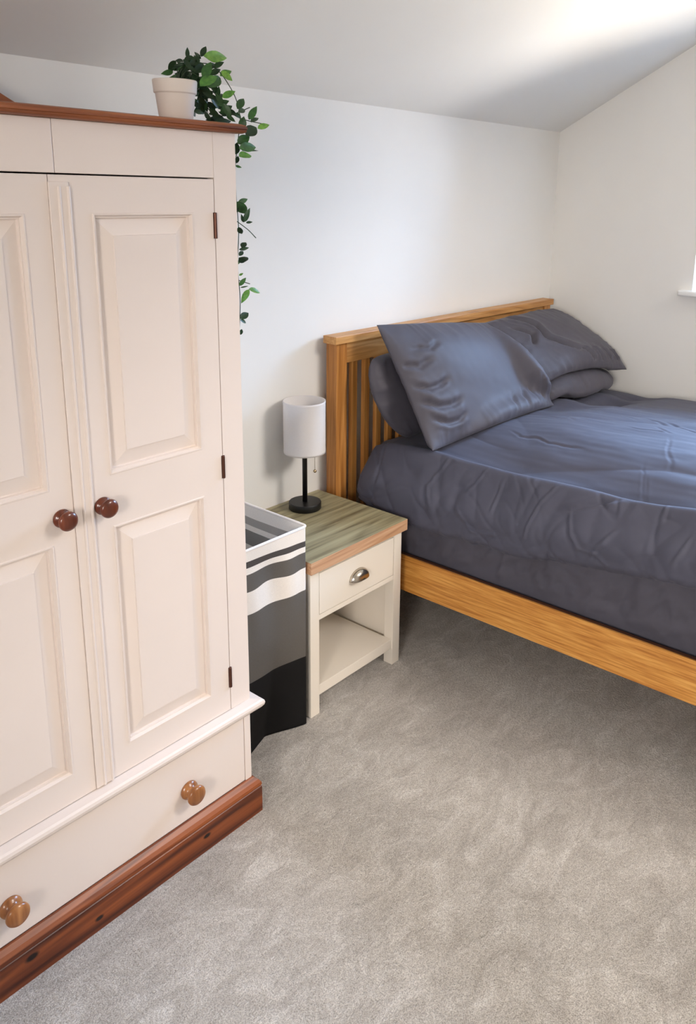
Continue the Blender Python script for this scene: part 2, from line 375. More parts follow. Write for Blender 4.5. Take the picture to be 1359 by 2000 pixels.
# ------------------------------------------------------------------ room shell
def carpet():
    m, t, b = new_mat('grey beige cut pile carpet', rgb(170, 162, 152), .95, sheen=.25, spec=.1)
    v = mapped(t, (1, 1, 1))
    big = noise(t, v, 2.6, 4, .55, .6); mid = noise(t, mapped(t, (1, 1.7, 1)), 7.5, 7, .72, 1.4); fine = noise(t, v, 330, 3, .6); tuft = noise(t, v, 120, 3, .6)
    c1 = ramp(t, [(.36, rgb(188, 179, 168)), (.48, rgb(206, 198, 187)), (.57, rgb(222, 214, 204)), (.68, rgb(243, 237, 228))], mid).outputs[0]
    c2 = ramp(t, [(.36, rgb(196, 195, 193)), (.60, rgb(255, 255, 255))], big).outputs[0]
    c3 = ramp(t, [(.36, rgb(118, 114, 109)), (.5, rgb(210, 207, 203)), (.62, rgb(255, 255, 255))], fine).outputs[0]
    c4 = ramp(t, [(.36, rgb(190, 187, 183)), (.60, rgb(255, 255, 255))], tuft).outputs[0]
    c = mix(t, c1, c2, .55, 'MULTIPLY'); c = mix(t, c, c3, .75, 'MULTIPLY'); c = mix(t, c, c4, .6, 'MULTIPLY')
    g = node(t, 'ShaderNodeGamma'); g.inputs[1].default_value = CARPET_GAMMA; t.links.new(c, g.inputs[0])
    t.links.new(g.outputs[0], b.inputs['Base Color'])
    ad = node(t, 'ShaderNodeMath', operation='MULTIPLY_ADD'); t.links.new(fine, ad.inputs[0]); ad.inputs[1].default_value = .6
    ad2 = node(t, 'ShaderNodeMath', operation='MULTIPLY_ADD'); t.links.new(mid, ad2.inputs[0]); ad2.inputs[1].default_value = 1.6; t.links.new(tuft, ad2.inputs[2])
    t.links.new(ad2.outputs[0], ad.inputs[2])
    bump(t, b, ad.outputs[0], .8, .006)
    return m
CARPET_GAMMA = .66
X0, Y0 = -3.6, -4.4
boxo('floor', carpet(), None, X0-.2, XB+.3, Y0-.2, .2, -.12, 0, 0, 'structure')
boxo('wall_north', M_WALL, None, X0-.2, XB+.28, 0, .2, 0, ZT+.06, 0, 'structure')
boxo('wall_south', M_WALL, None, X0-.2, XB+.28, Y0-.2, Y0, 0, ZT+.06, 0, 'structure')
W1 = (-1.86, -.722, 1.205, 2.12)      # y0, y1, z0, z1 of the window beside the bed
bm = bmesh.new()
box(bm, XB, XB+.28, Y0, W1[0], 0, 3.3); box(bm, XB, XB+.28, W1[1], 0, 0, 3.3)
box(bm, XB, XB+.28, W1[0], W1[1], 0, W1[2]); box(bm, XB, XB+.28, W1[0], W1[1], W1[3], 3.3)
obj('wall_east', bm, M_WALL, kind='structure')
W3 = (-3.5, -1.9, .95, 2.1)  # opening of the unseen far window, added for its warm light
bm = bmesh.new()
box(bm, X0-.25, X0, Y0, W3[0], 0, 3.3); box(bm, X0-.25, X0, W3[1], 0, 0, 3.3)
box(bm, X0-.25, X0, W3[0], W3[1], 0, W3[2]); box(bm, X0-.25, X0, W3[0], W3[1], W3[3], 3.3)
obj('wall_west', bm, M_WALL, kind='structure')
# pitched ceiling: front slope whole, back slope around an added roof window
YR = -2.2; ZR = ZT-SLOPE*YR
def cz(y): return ZT-SLOPE*y if y > YR else ZR-SLOPE*(YR-y)
W2 = (-.1, 1.3, -3.75, -2.75)        # x0, x1, y0, y1 of the roof window, unseen, added for the warm light
bm = bmesh.new()
def slab(x0, x1, y0, y1, th=.16):
    vs = [bm.verts.new((x, y, cz(y)+d)) for x in (x0, x1) for y in (y0, y1) for d in (0, th)]
    for f in [(0, 1, 3, 2), (4, 6, 7, 5), (0, 4, 5, 1), (2, 3, 7, 6), (0, 2, 6, 4), (1, 5, 7, 3)]: bm.faces.new([vs[i] for i in f])
slab(X0-.2, XB+.28, YR, .2)
slab(X0-.2, W2[0], Y0-.2, YR); slab(W2[1], XB+.28, Y0-.2, YR); slab(W2[0], W2[1], Y0-.2, W2[2]); slab(W2[0], W2[1], W2[3], YR)
obj('ceiling', bm, M_CEIL, kind='structure')
for nm, a in (('baseboard_north', (X0, XB-.014, -.014, 0)), ('baseboard_east', (XB-.014, XB, Y0, -.0)), ('baseboard_south', (X0, XB-.014, Y0, Y0+.014)), ('baseboard_west', (X0, X0+.014, Y0+.014, -.014))):
    boxo(nm, M_TRIM, None, a[0], a[1], a[2], a[3], 0, .09, .003, 'structure')

def glass():
    m = bpy.data.materials.new('window glass'); m.use_nodes = True; t = m.node_tree; t.nodes.clear()
    o = t.nodes.new('ShaderNodeOutputMaterial'); tr = t.nodes.new('ShaderNodeBsdfTransparent'); gl = t.nodes.new('ShaderNodeBsdfGlossy')
    gl.inputs['Roughness'].default_value = .02; fr = t.nodes.new('ShaderNodeFresnel'); fr.inputs[0].default_value = 1.45
    mx = t.nodes.new('ShaderNodeMixShader'); t.links.new(fr.outputs[0], mx.inputs[0]); t.links.new(tr.outputs[0], mx.inputs[1]); t.links.new(gl.outputs[0], mx.inputs[2])
    t.links.new(mx.outputs[0], o.inputs[0]); return m
M_GLASS = glass()
def wall_window(name, xa, xb, W, mull):
    y0, y1, z0, z1 = W; bm = bmesh.new(); f = .055
    box(bm, xa, xb, y0, y0+f, z0, z1, .004); box(bm, xa, xb, y1-f, y1, z0, z1, .004)
    box(bm, xa, xb, y0+f, y1-f, z0, z0+f, .004); box(bm, xa, xb, y0+f, y1-f, z1-f, z1, .004)
    for m in mull: box(bm, xa, xb, m-.03, m+.03, z0+f, z1-f, .004)
    o = obj(name, bm, M_UPVC, kind='structure')
    xm = (xa+xb)/2
    boxo('pane', M_GLASS, o, xm-.003, xm+.003, y0+f, y1-f, z0+f, z1-f, 0)
    return o
o = wall_window('window_1', XB+.16, XB+.23, W1, (-1.29,))
bm = bmesh.new(); box(bm, XB-.034, XB+.159, W1[0]-.05, W1[1]+.055, W1[2]-.024, W1[2]+.002, .007, 3)
s = obj('trim_1', bm, M_TRIM, kind='structure')
wall_window('added_window_3', X0-.2, X0-.13, W3, (-2.7,))
bm = bmesh.new(); x0, x1, y0, y1 = W2
def bar(xa, xb, ya, yb, d0, d1):
    vs = [bm.verts.new((x, y, cz(y)+d)) for x in (xa, xb) for y in (ya, yb) for d in (d0, d1)]
    for f in [(0, 1, 3, 2), (4, 6, 7, 5), (0, 4, 5, 1), (2, 3, 7, 6), (0, 2, 6, 4), (1, 5, 7, 3)]: bm.faces.new([vs[i] for i in f])
bar(x0, x0+.06, y0, y1, .08, .15); bar(x1-.06, x1, y0, y1, .08, .15); bar(x0+.06, x1-.06, y0, y0+.06, .08, .15); bar(x0+.06, x1-.06, y1-.06, y1, .08, .15)
rw = obj('added_window_2', bm, M_UPVC, kind='structure')
bm = bmesh.new(); bar(x0+.06, x1-.06, y0+.06, y1-.06, .11, .116); obj('pane', bm, M_GLASS, rw)  # pane of the added roof window

# ------------------------------------------------------------------ wardrobe
WX0, WX1, WY, WC = -1.678, -.842, -.5723, -1.26
ward = thing('wardrobe', 'off-white painted double wardrobe with stained pine top and plinth', 'wardrobe', (WC, -.3, 0))
YB = -.02
bm = bmesh.new()
box(bm, WX0, WX0+.02, WY+.02, YB, .02, 1.727); box(bm, WX1-.02, WX1, WY+.02, YB, .02, 1.727)
box(bm, WX0+.02, WX1-.02, YB-.01, YB, .02, 1.727); box(bm, WX0+.02, WX1-.02, WY+.03, YB-.01, .02, .05)
box(bm, WX0+.02, WX1-.02, WY+.03, YB-.01, .31, .335); box(bm, WX0+.02, WX1-.02, WY+.03, YB-.01, 1.70, 1.727)
obj('carcass', bm, M_WARD, ward)
bm = bmesh.new()     # face frame: two stiles and the frieze in two boards meeting mid width
DX0, DX1 = -1.618, -.902
box(bm, DX1, WX1, WY, WY+.022, .3425, 1.7275, .0); box(bm, WX0, DX0, WY, WY+.022, .3425, 1.7275, .0)
box(bm, -.8625, WX1, WY, WY+.022, .106, .3425, .0015); box(bm, WX0, -1.658, WY, WY+.022, .106, .3425, .0015)
box(bm, WC+.0006, DX1-.0001, WY+.0003, WY+.022, 1.634, 1.7275, .0008); box(bm, DX0+.0001, WC-.0006, WY+.0003, WY+.022, 1.634, 1.7275, .0012)
obj('face_frame', bm, M_WARD, ward)

def panel_door(x0, x1, z0, z1, panels, yf, th=.02):
    bm = bmesh.new()
    xs = sorted({x0, x1}|{p[0] for p in panels}|{p[1] for p in panels}); zs = sorted({z0, z1}|{p[2] for p in panels}|{p[3] for p in panels})
    cache = {}
    def V(x, y, z):
        k = (round(x, 5), round(y, 5), round(z, 5))
        if k not in cache: cache[k] = bm.verts.new((x, y, z))
        return cache[k]
    for xa, xb in zip(xs, xs[1:]):
        for za, zb in zip(zs, zs[1:]):
            if any(abs(p[0]-xa) < 1e-6 and abs(p[2]-za) < 1e-6 for p in panels): continue
            bm.faces.new((V(xa, yf, za), V(xb, yf, za), V(xb, yf, zb), V(xa, yf, zb)))
    # moulding, sunk bed, wide bevel, fielded centre: (inset, depth)
    prof = [(0, 0), (.0015, -.0022), (.004, -.0022), (.0075, .0045), (.0095, .0045), (.0105, .010), (.0125, .0105), (.043, .0035), (.044, .0012), (.047, .0010)]
    for (a, b, c, d) in panels:
        prev = None
        for ins, dep in prof:
            y = yf+dep
            ring = [V(a+ins, y, c+ins), V(b-ins, y, c+ins), V(b-ins, y, d-ins), V(a+ins, y, d-ins)]
            if prev:
                for i in range(4): bm.faces.new((prev[i], prev[(i+1) % 4], ring[(i+1) % 4], ring[i]))
            prev = ring
        bm.faces.new(prev)
    # sides and back
    yb = yf+th
    for i, (xa, xb) in enumerate(zip(xs, xs[1:])):
        for z in (z0, z1): bm.faces.new((V(xa, yf, z), V(xb, yf, z), V(xb, yb, z), V(xa, yb, z)))
    for za, zb in zip(zs, zs[1:]):
        for x in (x0, x1): bm.faces.new((V(x, yf, za), V(x, yf, zb), V(x, yb, zb), V(x, yb, za)))
    for xa, xb in zip(xs, xs[1:]):
        for za, zb in zip(zs, zs[1:]): bm.faces.new((V(xa, yb, za), V(xb, yb, za), V(xb, yb, zb), V(xa, yb, zb)))
    return bm
def knob(c, s, mat, parent, label):
    bm = bmesh.new(); x, y, z = c
    prof = [(.0001, 0), (.0225, 0), (.0235, -.003), (.0228, -.0065), (.017, -.010), (.0125, -.015), (.0125, -.019), (.0155, -.0225), (.021, -.025), (.0245, -.029), (.0248, -.0325), (.0225, -.0365), (.016, -.0395), (.008, -.041), (.0001, -.0413)]
    lathe(bm, [(r*s, h*s) for r, h in prof], c, 40, 1)
    o = obj('knob', bm, mat, parent, True)
    o['label'] = label; return o
Z0, Z1 = .343, 1.631
bm = panel_door(WC-.0145, DX1-.0022, Z0, Z1, [(-1.193, -.960, .408, .930), (-1.193, -.960, 1.041, 1.563)], WY)
dr = obj('door', bm, M_WARD, ward)
bm = bmesh.new()      # beaded strip that covers the meeting edge
box(bm, WC-.0165, WC+.0225, WY-.0035, WY+.0002, Z0+.001, Z1-.012, .0012)
for xx in (WC+.003, WC+.0215):
    lathe(bm, [(.0035, Z0+.001), (.0035, Z1-.02)], (xx, WY-.0028, 0), 14, 2)
obj('meeting_strip', bm, M_WARD, dr)
knob((-1.214, WY, .981), .80, M_KNOB_DARK, dr, 'dark brown turned wooden knob')
bm = panel_door(DX0+.0022, WC-.0165, Z0, Z1, [(-1.560, -1.3235, .408, .930), (-1.560, -1.3235, 1.041, 1.563)], WY)
dl = obj('door', bm, M_WARD, ward)
knob((-1.303, WY, .981), .80, M_KNOB_DARK, dl, 'dark brown turned wooden knob')
for d, hx in ((dr, DX1-.0010), (dl, DX0+.0010)):
    for za, zb in ((1.507, 1.562), (.958, 1.013), (.406, .461)):
        bm = bmesh.new(); lathe(bm, [(.0030, za), (.0036, za+.001), (.0036, zb-.001), (.0030, zb)], (hx, WY-.0018, 0), 14, 2)
        box(bm, hx-.0045, hx+.0045, WY-.0006, WY+.004, za, zb)
        obj('hinge', bm, M_HINGE, d)
# drawer
bm = bmesh.new(); box(bm, -1.656, -.8645, WY, WY+.02, .109, .2985, .0018)
box(bm, -1.64, -.88, WY+.02, -.1, .112, .27)
dw = obj('drawer', bm, M_WARD, ward)
knob((-1.041, WY, .192), 1.0, M_KNOB_PINE, dw, 'light brown turned wooden knob'); knob((-1.481, WY, .192), 1.0, M_KNOB_PINE, dw, 'light brown turned wooden knob')
def wrap(prof, out0=0.0):   # front and both returns of a moulding round the carcass
    return prof, [(WX0, YB, -1, 0), (WX0, WY, -1, -1), (WX1, WY, 1, -1), (WX1, YB, 1, 0)]
bm = bmesh.new()
prof = [(-.001, .300), (.004, .300), (.007, .306), (.014, .311), (.021, .315), (.0262, .322), (.0278, .329), (.0262, .3355), (.022, .339), (-.001, .3415)]
sweep_profile(bm, *wrap(prof)); o = obj('waist_moulding', bm, M_WARD, ward)
bm = bmesh.new()
prof = [(-.001, 0), (.0185, 0), (.0185, .076), (.0168, .0775), (.0168, .080), (.0185, .0815), (.0175, .089), (.012, .097), (.003, .1055), (-.001, .1075)]
sweep_profile(bm, *wrap(prof)); o = obj('plinth', bm, M_PINE, ward); o['label'] = 'dark stained pine plinth with knots'
bm = bmesh.new()
prof = [(0, 1.728), (.012, 1.728), (.017, 1.7305), (.0185, 1.7335), (.0178, 1.7355), (.020, 1.7375), (.0195, 1.741), (.016, 1.7455), (.008, 1.748), (0, 1.7485)]
sweep_profile(bm, *wrap(prof)); box(bm, WX0, WX1, WY, YB, 1.7285, 1.748)
o = obj('cornice', bm, M_PINE_TOP, ward); o['label'] = 'stained pine cornice top'
bm = bmesh.new()      # shaped pine upstand along the back edge
xs = np.linspace(WX0+.01, WX1-.01, 61)
def gz(x):
    d = abs(x-WC)
    return 1.772 + .078*(.5+.5*math.cos(math.pi*min(1, max(0, (d-.05)/.22)))) if d < .27 else 1.772
A = [[bm.verts.new((x, y, z)) for y, z in ((-.075, 1.7487), (-.058, 1.7487), (-.058, gz(x)), (-.075, gz(x)))] for x in xs]
for a, b in zip(A, A[1:]):
    for i in range(4): bm.faces.new((a[i], a[(i+1) % 4], b[(i+1) % 4], b[i]))
bm.faces.new(A[0]); bm.faces.new(A[-1])
obj('gallery', bm, M_PINE_TOP, ward)

# ------------------------------------------------------------------ bed
bed = thing('bed', 'oak double bed frame with slatted headboard against the wall', 'bed', (.78, -.04, 0))
HB = 1.56
boxo('headboard_cap', M_OAK_X, bed, 0, HB, -.0837, -.0216, 1.088, 1.1157, .002)
for a, b in ((.013, .069), (HB-.069, HB-.013)): boxo('post', M_OAK_Z, bed, a, b, -.0741, -.024, 0, 1.0878, .0025)
boxo('top_rail', M_OAK_X, bed, .0692, HB-.0692, -.066, -.036, 1.012, 1.0876, .0015)
boxo('lower_rail', M_OAK_X, bed, .0692, HB-.0692, -.064, -.034, .30, .37, .0015)
nsl = 20
for k in range(nsl):
    x = .112+.0694*k
    boxo('slat', M_OAK_Z, bed, x, x+.028, -.060, -.042, .3702, 1.0118, .0012)
for a, b in ((.045, .0535), (HB-.0535, HB-.045)): boxo('side_rail', M_OAK, bed, a, b, -2.07, -.0745, .2325, .3674, .0015)
M_RAIL_SHADE = wood('rail wood with painted shade', rgb(62, 32, 16), rgb(84, 46, 24), rgb(104, 60, 32), 1, .5, 60)  # rail top in shade under the mattress overhang, the shade put into the colour
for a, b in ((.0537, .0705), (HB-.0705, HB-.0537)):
    o = boxo('rail_shade', M_RAIL_SHADE, bed, a, b, -2.07, -.0745, .24, .3655, .001); o['label'] = 'dark strip along the side rail top, mattress shade painted in'
for a, b in ((.013, .069), (HB-.069, HB-.013)): boxo('foot_post', M_OAK_Z, bed, a, b, -2.125, -2.0705, 0, .42, .0025)
boxo('foot_rail', M_OAK_X, bed, .0692, HB-.0692, -2.11, -2.08, .2325, .40, .0018)
for k in range(12):
    y = -.2-.16*k
    boxo('bed_slat', M_OAK_X, bed, .0705, HB-.0705, y-.035, y+.035, .25, .268, 0)

# mattress with fitted sheet
def mattress():
    x0, x1, y0, y1, z0, z1, r = .084, 1.482, -2.055, -.140, .270, .598, .05
    cs = []
    pts = [(x0+.004, z0), (x0-.000, z0+.03), (x0+.0, z0+.06)]+[(x0+.004*math.sin(math.pi*t), z0+.06+(z1-z0-.06-r)*t) for t in (.15, .3, .45, .6, .75, .9, 1)]
    pts += [(x0+r-r*math.cos(a), z1-r+r*math.sin(a)) for a in np.linspace(.2, math.pi/2, 8)]
    left = np.array(pts); ctr = (x0+x1)/2
    right = left[::-1].copy(); right[:, 0] = 2*ctr-right[:, 0]
    prof = np.vstack([left, [[x0+.3, z1], [ctr, z1], [x1-.3, z1]], right])
    # refine the near side
    seg = [prof[0]]
    for a, b in zip(prof, prof[1:]):
        L = np.hypot(*(b-a)); k = max(1, int(L/.012)) if a[0] < .15 and b[0] < .15 else 1
        for j in range(1, k+1): seg.append(a+(b-a)*j/k)
    prof = np.array(seg); ys = np.linspace(y1, y0, 190)
    P = np.zeros((len(ys), len(prof), 3))
    P[..., 0] = prof[None, :, 0]; P[..., 1] = ys[:, None]; P[..., 2] = prof[None, :, 1]
    # round the head and foot ends
    e = np.clip(1-np.minimum(y1-ys, ys-y0)/.05, 0, 1); sh = 1-.04*e**2
    P[..., 0] = (P[..., 0]-ctr)*sh[:, None]+ctr
    near = np.clip((.16-P[..., 0])/.05, 0, 1)
    h = .010*ridged(P[..., 1]*5+P[..., 2]*7, P[..., 2]*3-P[..., 1]*3, 2.2)+.006*pn(P[..., 1]*9, P[..., 2]*12)+.004*ridged(P[..., 1]*14+P[..., 2]*10, P[..., 2]*6, 5)
    h = (h-.006+2.2*creases(P[..., 1], P[..., 2], SHEET_CREASES)+.005*ridged(P[..., 1]*9-P[..., 2]*9, P[..., 2]*4+P[..., 1]*3, 7.7))*near
    h = h+near*.008*(np.clip(1-np.abs(pn(P[..., 1]*7+P[..., 2]*9, P[..., 2]*5-P[..., 1]*2, 41.0))*10, 0, 1)**1.5+np.clip(1-np.abs(pn(P[..., 1]*9-P[..., 2]*12, P[..., 2]*4+P[..., 1]*2, 45.0))*10, 0, 1)**1.5)
    low = np.clip((P[..., 2]-.37)/.05, 0, 1)
    h = h*(.2+.8*low)
    P[..., 0] -= np.clip(h*1.5-.004, -.016, .0105)*(P[..., 0] < .3)
    bm = bmesh.new(); V = grid_mesh(bm, P)
    bm.faces.new([V[0][j] for j in range(len(prof))]); bm.faces.new([V[-1][j] for j in range(len(prof))])
    for i in range(len(ys)-1): bm.faces.new((V[i][0], V[i+1][0], V[i+1][-1], V[i][-1]))
    o = obj('mattress', bm, M_SHEET, None, True, at=(.78, -1.07, .27))
    tag(o, 'mattress in dark grey fitted sheet lying in the oak bed frame', 'mattress')
mattress()

from mathutils.bvhtree import BVHTree
SOFT = []
def duvet():
    st = [-.088, -.10, -.13, -.20, -.40, -.68, -.90, -1.10, -1.40, -1.75, -2.06]
    fold = [.53, .525, .515, .505, .480, .492, .508, .545, .585, .590, .585]
    ridz = [.600, .655, .695, .722, .738, .728, .736, .745, .768, .775, .76]
    rx = [.24, .20, .175, .165, .16, .16, .16, .16, .16, .16, .17]
    near = [.160, .120, .066, .048, .028, .022, .022, .018, .012, .012, .02]
    mid = [.62, .685, .705, .730, .770, .795, .802, .808, .81, .805, .79]
    val = [.61, .668, .700, .718, .716, .696, .698, .706, .728, .74, .74]
    far = [.60, .67, .695, .71, .722, .738, .745, .752, .755, .755, .75]
    ys = np.concatenate([np.linspace(-.088, -.14, 16), np.linspace(-.1445, -2.06, 420)])
    I = lambda a: np.interp(-ys, [-s for s in st], a)
    f, rz, rX, nx, mz, vz, fz = map(I, (fold, ridz, rx, near, mid, val, far))
    wv = np.clip((-.2-ys)/.15, 0, 1)
    f = f+wv*(.009*pn(ys*7, 0*ys, 3.3)+.006*pn(ys*19, 0*ys, 8.1)); nx = nx+wv*(.008*pn(ys*6, 0*ys, 5.3)+.005*pn(ys*17, 0*ys, 9.1)); rz = rz+wv*.006*pn(ys*5, 0*ys, 2.7); rX = rX+wv*.014*pn(ys*4, 0*ys, 6.7)
    o = np.ones_like(ys); endx = np.interp(-ys, [.088, .10, .13, .2], [1.53, 1.57, 1.60, 1.622])
    # outer outline from the wall side over the top to the near side fold, then back under
    C = [(endx-.03, .56*o), (endx, .60*o), (endx-.005, .655*o), (endx-.03, np.minimum(.70, fz-.02)), (endx-.085, fz-.006), (1.38*o, fz+.006), (1.10*o, (fz+mz)/2+.006), (.80*o, mz), (.56*o, mz-.006), (.41*o, (vz*.40+mz*.60)),
         (rX+.085, vz), (rX+.040, vz+.25*(rz-vz)), (rX+.012, rz-.003), (rX-.008, rz), (rX-.030, rz-.014), (rX*.55+nx*.45-.01, f*.30+rz*.70), (nx+.012, f*.55+rz*.45), (nx, f*.80+rz*.20), (nx+.002, f+.022), (nx+.018, f+.004), (np.maximum(np.minimum(nx+.035, .060), nx+.006), f), (np.maximum(np.minimum(nx+.044, .066), nx+.010), f+.015)]
    C = np.stack([np.stack(c, -1) for c in C], 1)            # (ny, k, 2)
    k = C.shape[1]
    L = np.concatenate([[0], np.cumsum(np.hypot(*np.diff(C[len(ys)//2], axis=0).T))])
    n = 470; s = np.linspace(0, L[-1], n)
    # Catmull-Rom through the controls
    out = np.zeros((len(ys), n, 2))
    for j, sv in enumerate(s):
        i = min(np.searchsorted(L, sv, 'right')-1, k-2); t = (sv-L[i])/(L[i+1]-L[i])
        p0, p1, p2, p3 = C[:, max(i-1, 0)], C[:, i], C[:, i+1], C[:, min(i+2, k-1)]
        d1 = (p2-p0)/(L[i+1]-L[max(i-1, 0)])*(L[i+1]-L[i]); d2 = (p3-p1)/(L[min(i+2, k-1)]-L[i])*(L[i+1]-L[i])
        out[:, j] = (2*t**3-3*t**2+1)*p1+(t**3-2*t**2+t)*d1+(-2*t**3+3*t**2)*p2+(t**3-t**2)*d2
    P = np.zeros((len(ys), n, 3)); P[..., 0] = out[..., 0]; P[..., 1] = ys[:, None]; P[..., 2] = out[..., 1]
    X, Y, Z = P[..., 0].copy(), P[..., 1].copy(), P[..., 2].copy()
    top = np.clip((X-.17)/.06, 0, 1)*np.clip((Z-.66)/.03, 0, 1); side = np.clip((.17-X)/.04, 0, 1)
    # soft puffs, long pulls running down the bed, fine creases
    h = .010*pn(X*3.2, Y*2.6, 1.0)+.006*pn(X*7, Y*4.5, 4.0)
    h += top*(.007*(ridged(X*4.5+pn(X*2, Y*1.5)*.9, Y*1.6, 7.0)-.3)+.004*pn(X*15+pn(X*3, Y*3), Y*3.2, 9.0)+.0014*pn(X*38, Y*9, 2)+.0018*pn(X*24, Y*22, 4)*np.clip(pn(X*3,Y*3,8)*3,0,1))
    h -= .45*top*creases(X, Y, TOP_CREASES)
    u = Y*1.0; v = Z
    h += .5*side*(.010*(ridged(u*4.5+v*4+.5*pn(u*3, v*3), v*3.5-u*1.5, 3.0)-.3)+.007*(ridged(u*10-v*8, v*6+u*2, 6.0)-.2)+.006*(ridged(u*8+v*13, v*5, 12.0)-.2)*np.clip((f[:, None]+.13-v)/.1, 0, 1)+.003*pn(u*22, v*20, 8))
    h += 1.3*side*creases(Y, Z, SIDE_CREASES)
    h += top*(.066*np.exp(-((X-1.18)/.14)**2-((Y+.575)/.075)**2)+.020*np.exp(-((X-.86)/.10)**2-((Y+.50)/.09)**2)-.018*np.exp(-((X-1.02)/.05)**2-((Y+.52)/.14)**2)+.036*np.exp(-((X-1.46)/.10)**2-((Y+.60)/.09)**2)-.014*np.exp(-((X-1.34)/.04)**2-((Y+.56)/.12)**2))
    thin = np.clip(1-np.abs(pn(u*5.5+.7*pn(u*6, v*6, 4), v*2.2-u*1.2, 21.0))*11, 0, 1)**1.5+.7*np.clip(1-np.abs(pn(u*8-v*9, v*4+u*2, 25.0))*11, 0, 1)**1.5
    h += side*.0075*thin*np.clip(pn(u*4, v*4, 28.0)*3+.6, 0, 1)
    edge = np.clip((np.arange(n)/n-.0)*30, 0, 1)*np.clip((1-np.arange(n)/n)*40, 0, 1)
    h = h*edge[None, :]*np.clip((-.085-Y)/.05, 0, 1)
    P = displaced(P, np.clip(h, -.024, .075), 1 if True else -1)
    # close under: along the outside of the mattress and over its top
    under = np.array([(.064, .56), (.066, .590), (.080, .6025), (.14, .6035), (.8, .6035), (1.42, .6035), (1.48, .602), (1.50, .58)])
    U = np.zeros((len(ys), len(under), 3)); U[..., 0] = under[None, :, 0]; U[..., 1] = P[:, -1, 1][:, None]; U[..., 2] = under[None, :, 1]
    U[..., 0] = np.maximum(U[..., 0], np.where(under[:, 0] < .3, 1, 0)[None, :]*(P[:, -1, 0]+.004)[:, None]+np.array([0, .002, .012, .05, 0, 0, 0, 0])[None, :]*(under[:, 0] < .3)[None, :])
    headr = np.clip((ys+.141)/.012, 0, 1)[:, None]
    U[..., 0] += headr*.11*(under[:, 0] < .3)[None, :]; U[..., 2] -= np.clip((ys+.138)/.03, 0, 1)[:, None]*.03
    low = f[:, None]+.02*(1-headr)-.02*headr
    U[..., 2] = np.where((under[:, 0] < .07)[None, :], np.maximum(U[..., 2], low), U[..., 2])
    U[..., 2] = np.where((under[:, 0] > .07)[None, :], U[..., 2], np.minimum(U[..., 2], .600))
    ALL = np.concatenate([P, U], 1)
    lift = (ALL[..., 1] < -.1385) & (ALL[..., 0] > .0732) & (ALL[..., 0] < 1.488) & (ALL[..., 2] < .6035)
    ALL[..., 2] = np.where(lift, .6035, ALL[..., 2])
    bm = bmesh.new(); V = grid_mesh(bm, ALL, close_v=True)
    bm.faces.new(V[0]); bm.faces.new(V[-1])
    bmesh.ops.recalc_face_normals(bm, faces=bm.faces); SOFT.append(BVHTree.FromBMesh(bm))
    o = obj('duvet', bm, M_DUVET, None, True, at=(.80, -1.07, .60))
    tag(o, 'dark slate blue duvet spread over the oak bed', 'duvet')
duvet()

